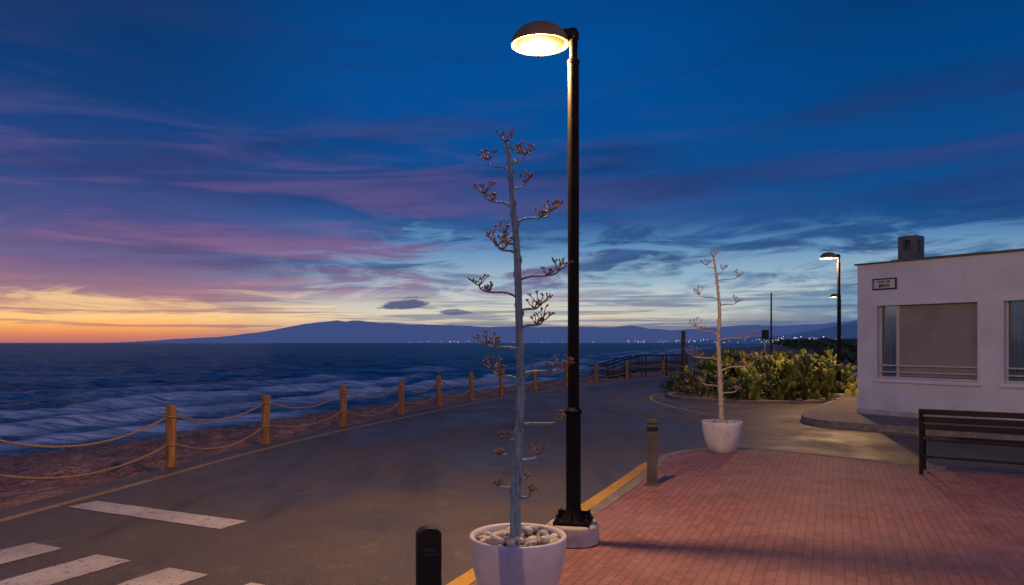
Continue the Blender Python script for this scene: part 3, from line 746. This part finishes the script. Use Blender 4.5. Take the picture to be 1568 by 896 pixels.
for i,o in enumerate(openings):
    mb=MB(); f=.045
    bx(o[0]-f,o[1]+f,-.03,.02,o[3],o[3]+f); bx(o[0]-f,o[0],-.03,.02,o[2]-f,o[3]); bx(o[1],o[1]+f,-.03,.02,o[2]-f,o[3])
    bx(o[0]-f-.02,o[1]+f+.02,-.06,.02,o[2]-f-.03,o[2]-f)
    mb.obj('window_surround_%d'%i,mTrim,bh,False,.003)
    mb=MB(); bx(o[0]+.42,o[1]-.03,.14,.17,o[2]+.06,o[3]-.0); mb.obj('shutter_%d'%i,mShut,bh)
    mb=MB(); bx(o[0]+.36,o[0]+.42,.10,.2,o[2],o[3]); bx(o[0],o[1],.12,.2,o[2],o[2]+.05); bx(o[1]-.03,o[1],.10,.2,o[2]+.05,o[3]); bx(o[0],o[0]+.03,.12,.18,o[2]+.05,o[3])
    mb.obj('window_frame_%d'%i,mAlu,bh,False,.002)
    mb=MB(); bx(o[0]+.03,o[0]+.36,.145,.155,o[2]+.05,o[3]); mb.obj('glass_%d'%i,mGlass,bh)
    mb=MB(); n=40
    for j in range(n+1):
        x=o[0]+.02+(.52)*j/n; y=.235+.018*math.sin(j*1.15)
        mb.v+= [(x,y,o[2]+.02),(x,y,o[3])]
    for j in range(n): mb.f.append((2*j,2*j+2,2*j+3,2*j+1))
    mb.obj('curtain_%d'%i,mCurt,bh,True)
    mb=MB(); bx(o[0]+.02,o[1]-.02,.05,.09,o[2]+.28,o[2]+.31); bx(o[0]+.02,o[1]-.02,.05,.09,o[2]+.14,o[2]+.165); mb.obj('window_rail_%d'%i,mAlu,bh)
mb=MB(); bx(.36,.89,-.03,-.001,2.88,3.13); mb.obj('plaque_border',mInk,bh,False,.004)
mb=MB(); bx(.395,.855,-.036,-.031,2.912,3.098); mb.obj('plaque_tile',mPlaq,bh)
def text(s,x,z,size):
    cu=bpy.data.curves.new('lettering','FONT'); cu.body=s; cu.size=size; cu.align_x='CENTER'; cu.extrude=.002; cu.offset=.0015
    o=bpy.data.objects.new('lettering',cu); scene.collection.objects.link(o); o.parent=bh; o.location=(x,-.040,z); o.rotation_euler=(math.pi/2,0,0); cu.materials.append(mInk)
text('PASEO DEL',.625,3.035,.06); text('MAR',.625,2.93,.115)

# ================================================================= PRICKLY PEAR + SHRUBS
rs=random.Random(21); mb=MB()
def paddle(base,up,face,s):
    z=up.normalized(); y=(face-z*face.dot(z)).normalized(); x=y.cross(z)
    w_=s*rs.uniform(.62,.8)
    M=Matrix(((x.x,y.x,z.x,0),(x.y,y.y,z.y,0),(x.z,y.z,z.z,0),(0,0,0,1)))
    c=base+z*s*.92
    mb.ell(Matrix.Translation(c)@M@Matrix.Diagonal((w_,.022+s*.06,s,1)),9,7)
    return c,x,z,w_
def grow(base,up,face,s,lv):
    c,x,z,w_=paddle(base,up,face,s)
    if lv<=0: return
    for i in range(rs.choice([1,2,2,3])):
        a=rs.uniform(-1.1,1.1); bp_=c+x*math.sin(a)*w_*.92+z*math.cos(a)*s*.9
        u2=(z*math.cos(a)*.8+x*math.sin(a)*.9+Vector((rs.uniform(-.35,.35),rs.uniform(-.35,.35),.45))).normalized()
        f2=Vector((math.cos(rs.uniform(-1.3,1.3))+rs.uniform(-.3,.3),math.sin(rs.uniform(-1.3,1.3))+rs.uniform(-1,1),0)).normalized()
        grow(bp_,u2,f2,s*rs.uniform(.78,.98),lv-1)
for i in range(150):
    f=rs.random(); x=6.6+f*3.9+rs.uniform(-.3,.3); y=21.3+rs.random()**1.3*6.5+max(0,(x-9))*.6
    if x<7.6 and rs.random()<.55: continue
    if (x-9.72)**2+(y-22)**2<.16: continue
    lv=2 if x<7.6 else rs.choice([1,2,3,4,4]) 
    if y<22.1: lv=min(lv,1+(x>8.2)+rs.randint(0,1))
    a=rs.uniform(0,6.28)
    grow(Vector((x,y,.02)),Vector((rs.uniform(-.5,.5),rs.uniform(-.5,.5),1)),Vector((math.cos(a),math.sin(a),0)),rs.uniform(.15,.22),lv)
mb.obj('prickly_pear_cactus',mCact,None,True)
mb=MB()
for i in range(100):
    x=rs.uniform(5.4,8.6) if i<70 else rs.uniform(7,11); y=(21.6+rs.random()*5) if i<70 else rs.uniform(23.5,30); r=rs.uniform(.22,.5); hh=rs.uniform(.25,.75) if i<70 else rs.uniform(.6,1.1)
    if y<22.4 and x<6: continue
    for j in range(95):
        v=Vector((rs.gauss(0,1),rs.gauss(0,1),abs(rs.gauss(0,1))))
        v=v.normalized()*rs.uniform(.45,1.12); c0=Vector((x+v.x*r,y+v.y*r,.08+v.z*hh))
        s=rs.uniform(.03,.075); R_=Euler((rs.uniform(-1.2,1.2),rs.uniform(-1.2,1.2),rs.uniform(0,6.28))).to_matrix()
        o=len(mb.v)
        for q_ in ((-.3,0,0),(0,-.35,.06),(1.5,0,0),(0,.35,.06)): mb.v.append(tuple(c0+R_@(Vector(q_)*s*1.5)))
        mb.f.append((o,o+1,o+2,o+3))
mb.obj('low_shrubs',mLeaf)

# ================================================================= FAR POLES & SIGNS
e=empty('utility_pole',(15.6,44.5,-.05)); mb=MB(); mb.tube([(0,0,0),(0,0,4.7)],[.07,.045],10); mb.tube([(0,0,4.7),(0,0,4.78)],[.06,.03],10); mb.obj('pole',mBlack,e)
e=empty('traffic_sign',(13.4,39.2,0),.3); mb=MB(); mb.tube([(0,0,0),(0,0,2.4)],.035,10); mb.obj('post',mSteel,e)
mb=MB(); mb.quad_box((0,-.04,2.15),(.45,.02,.5)); mb.obj('panel',mDark,e,False,.01)
e=empty('wooden_pylon',(10.2,44.0,-.2),.2); mb=MB(); mb.quad_box((0,0,1.25),(.2,.16,2.6)); mb.quad_box((0,0,2.58),(.24,.2,.06)); mb.obj('post',mDarkWood,e,False,.01)

# ================================================================= CAMERA
cd=bpy.data.cameras.new('camera'); cam=bpy.data.objects.new('camera',cd); scene.collection.objects.link(cam)
cam.location=(0,0,1.72); cam.rotation_euler=(math.pi/2,0,0); cd.lens=26; cd.sensor_width=36; cd.shift_y=.049
cd.clip_start=.05; cd.clip_end=60000
scene.camera=cam
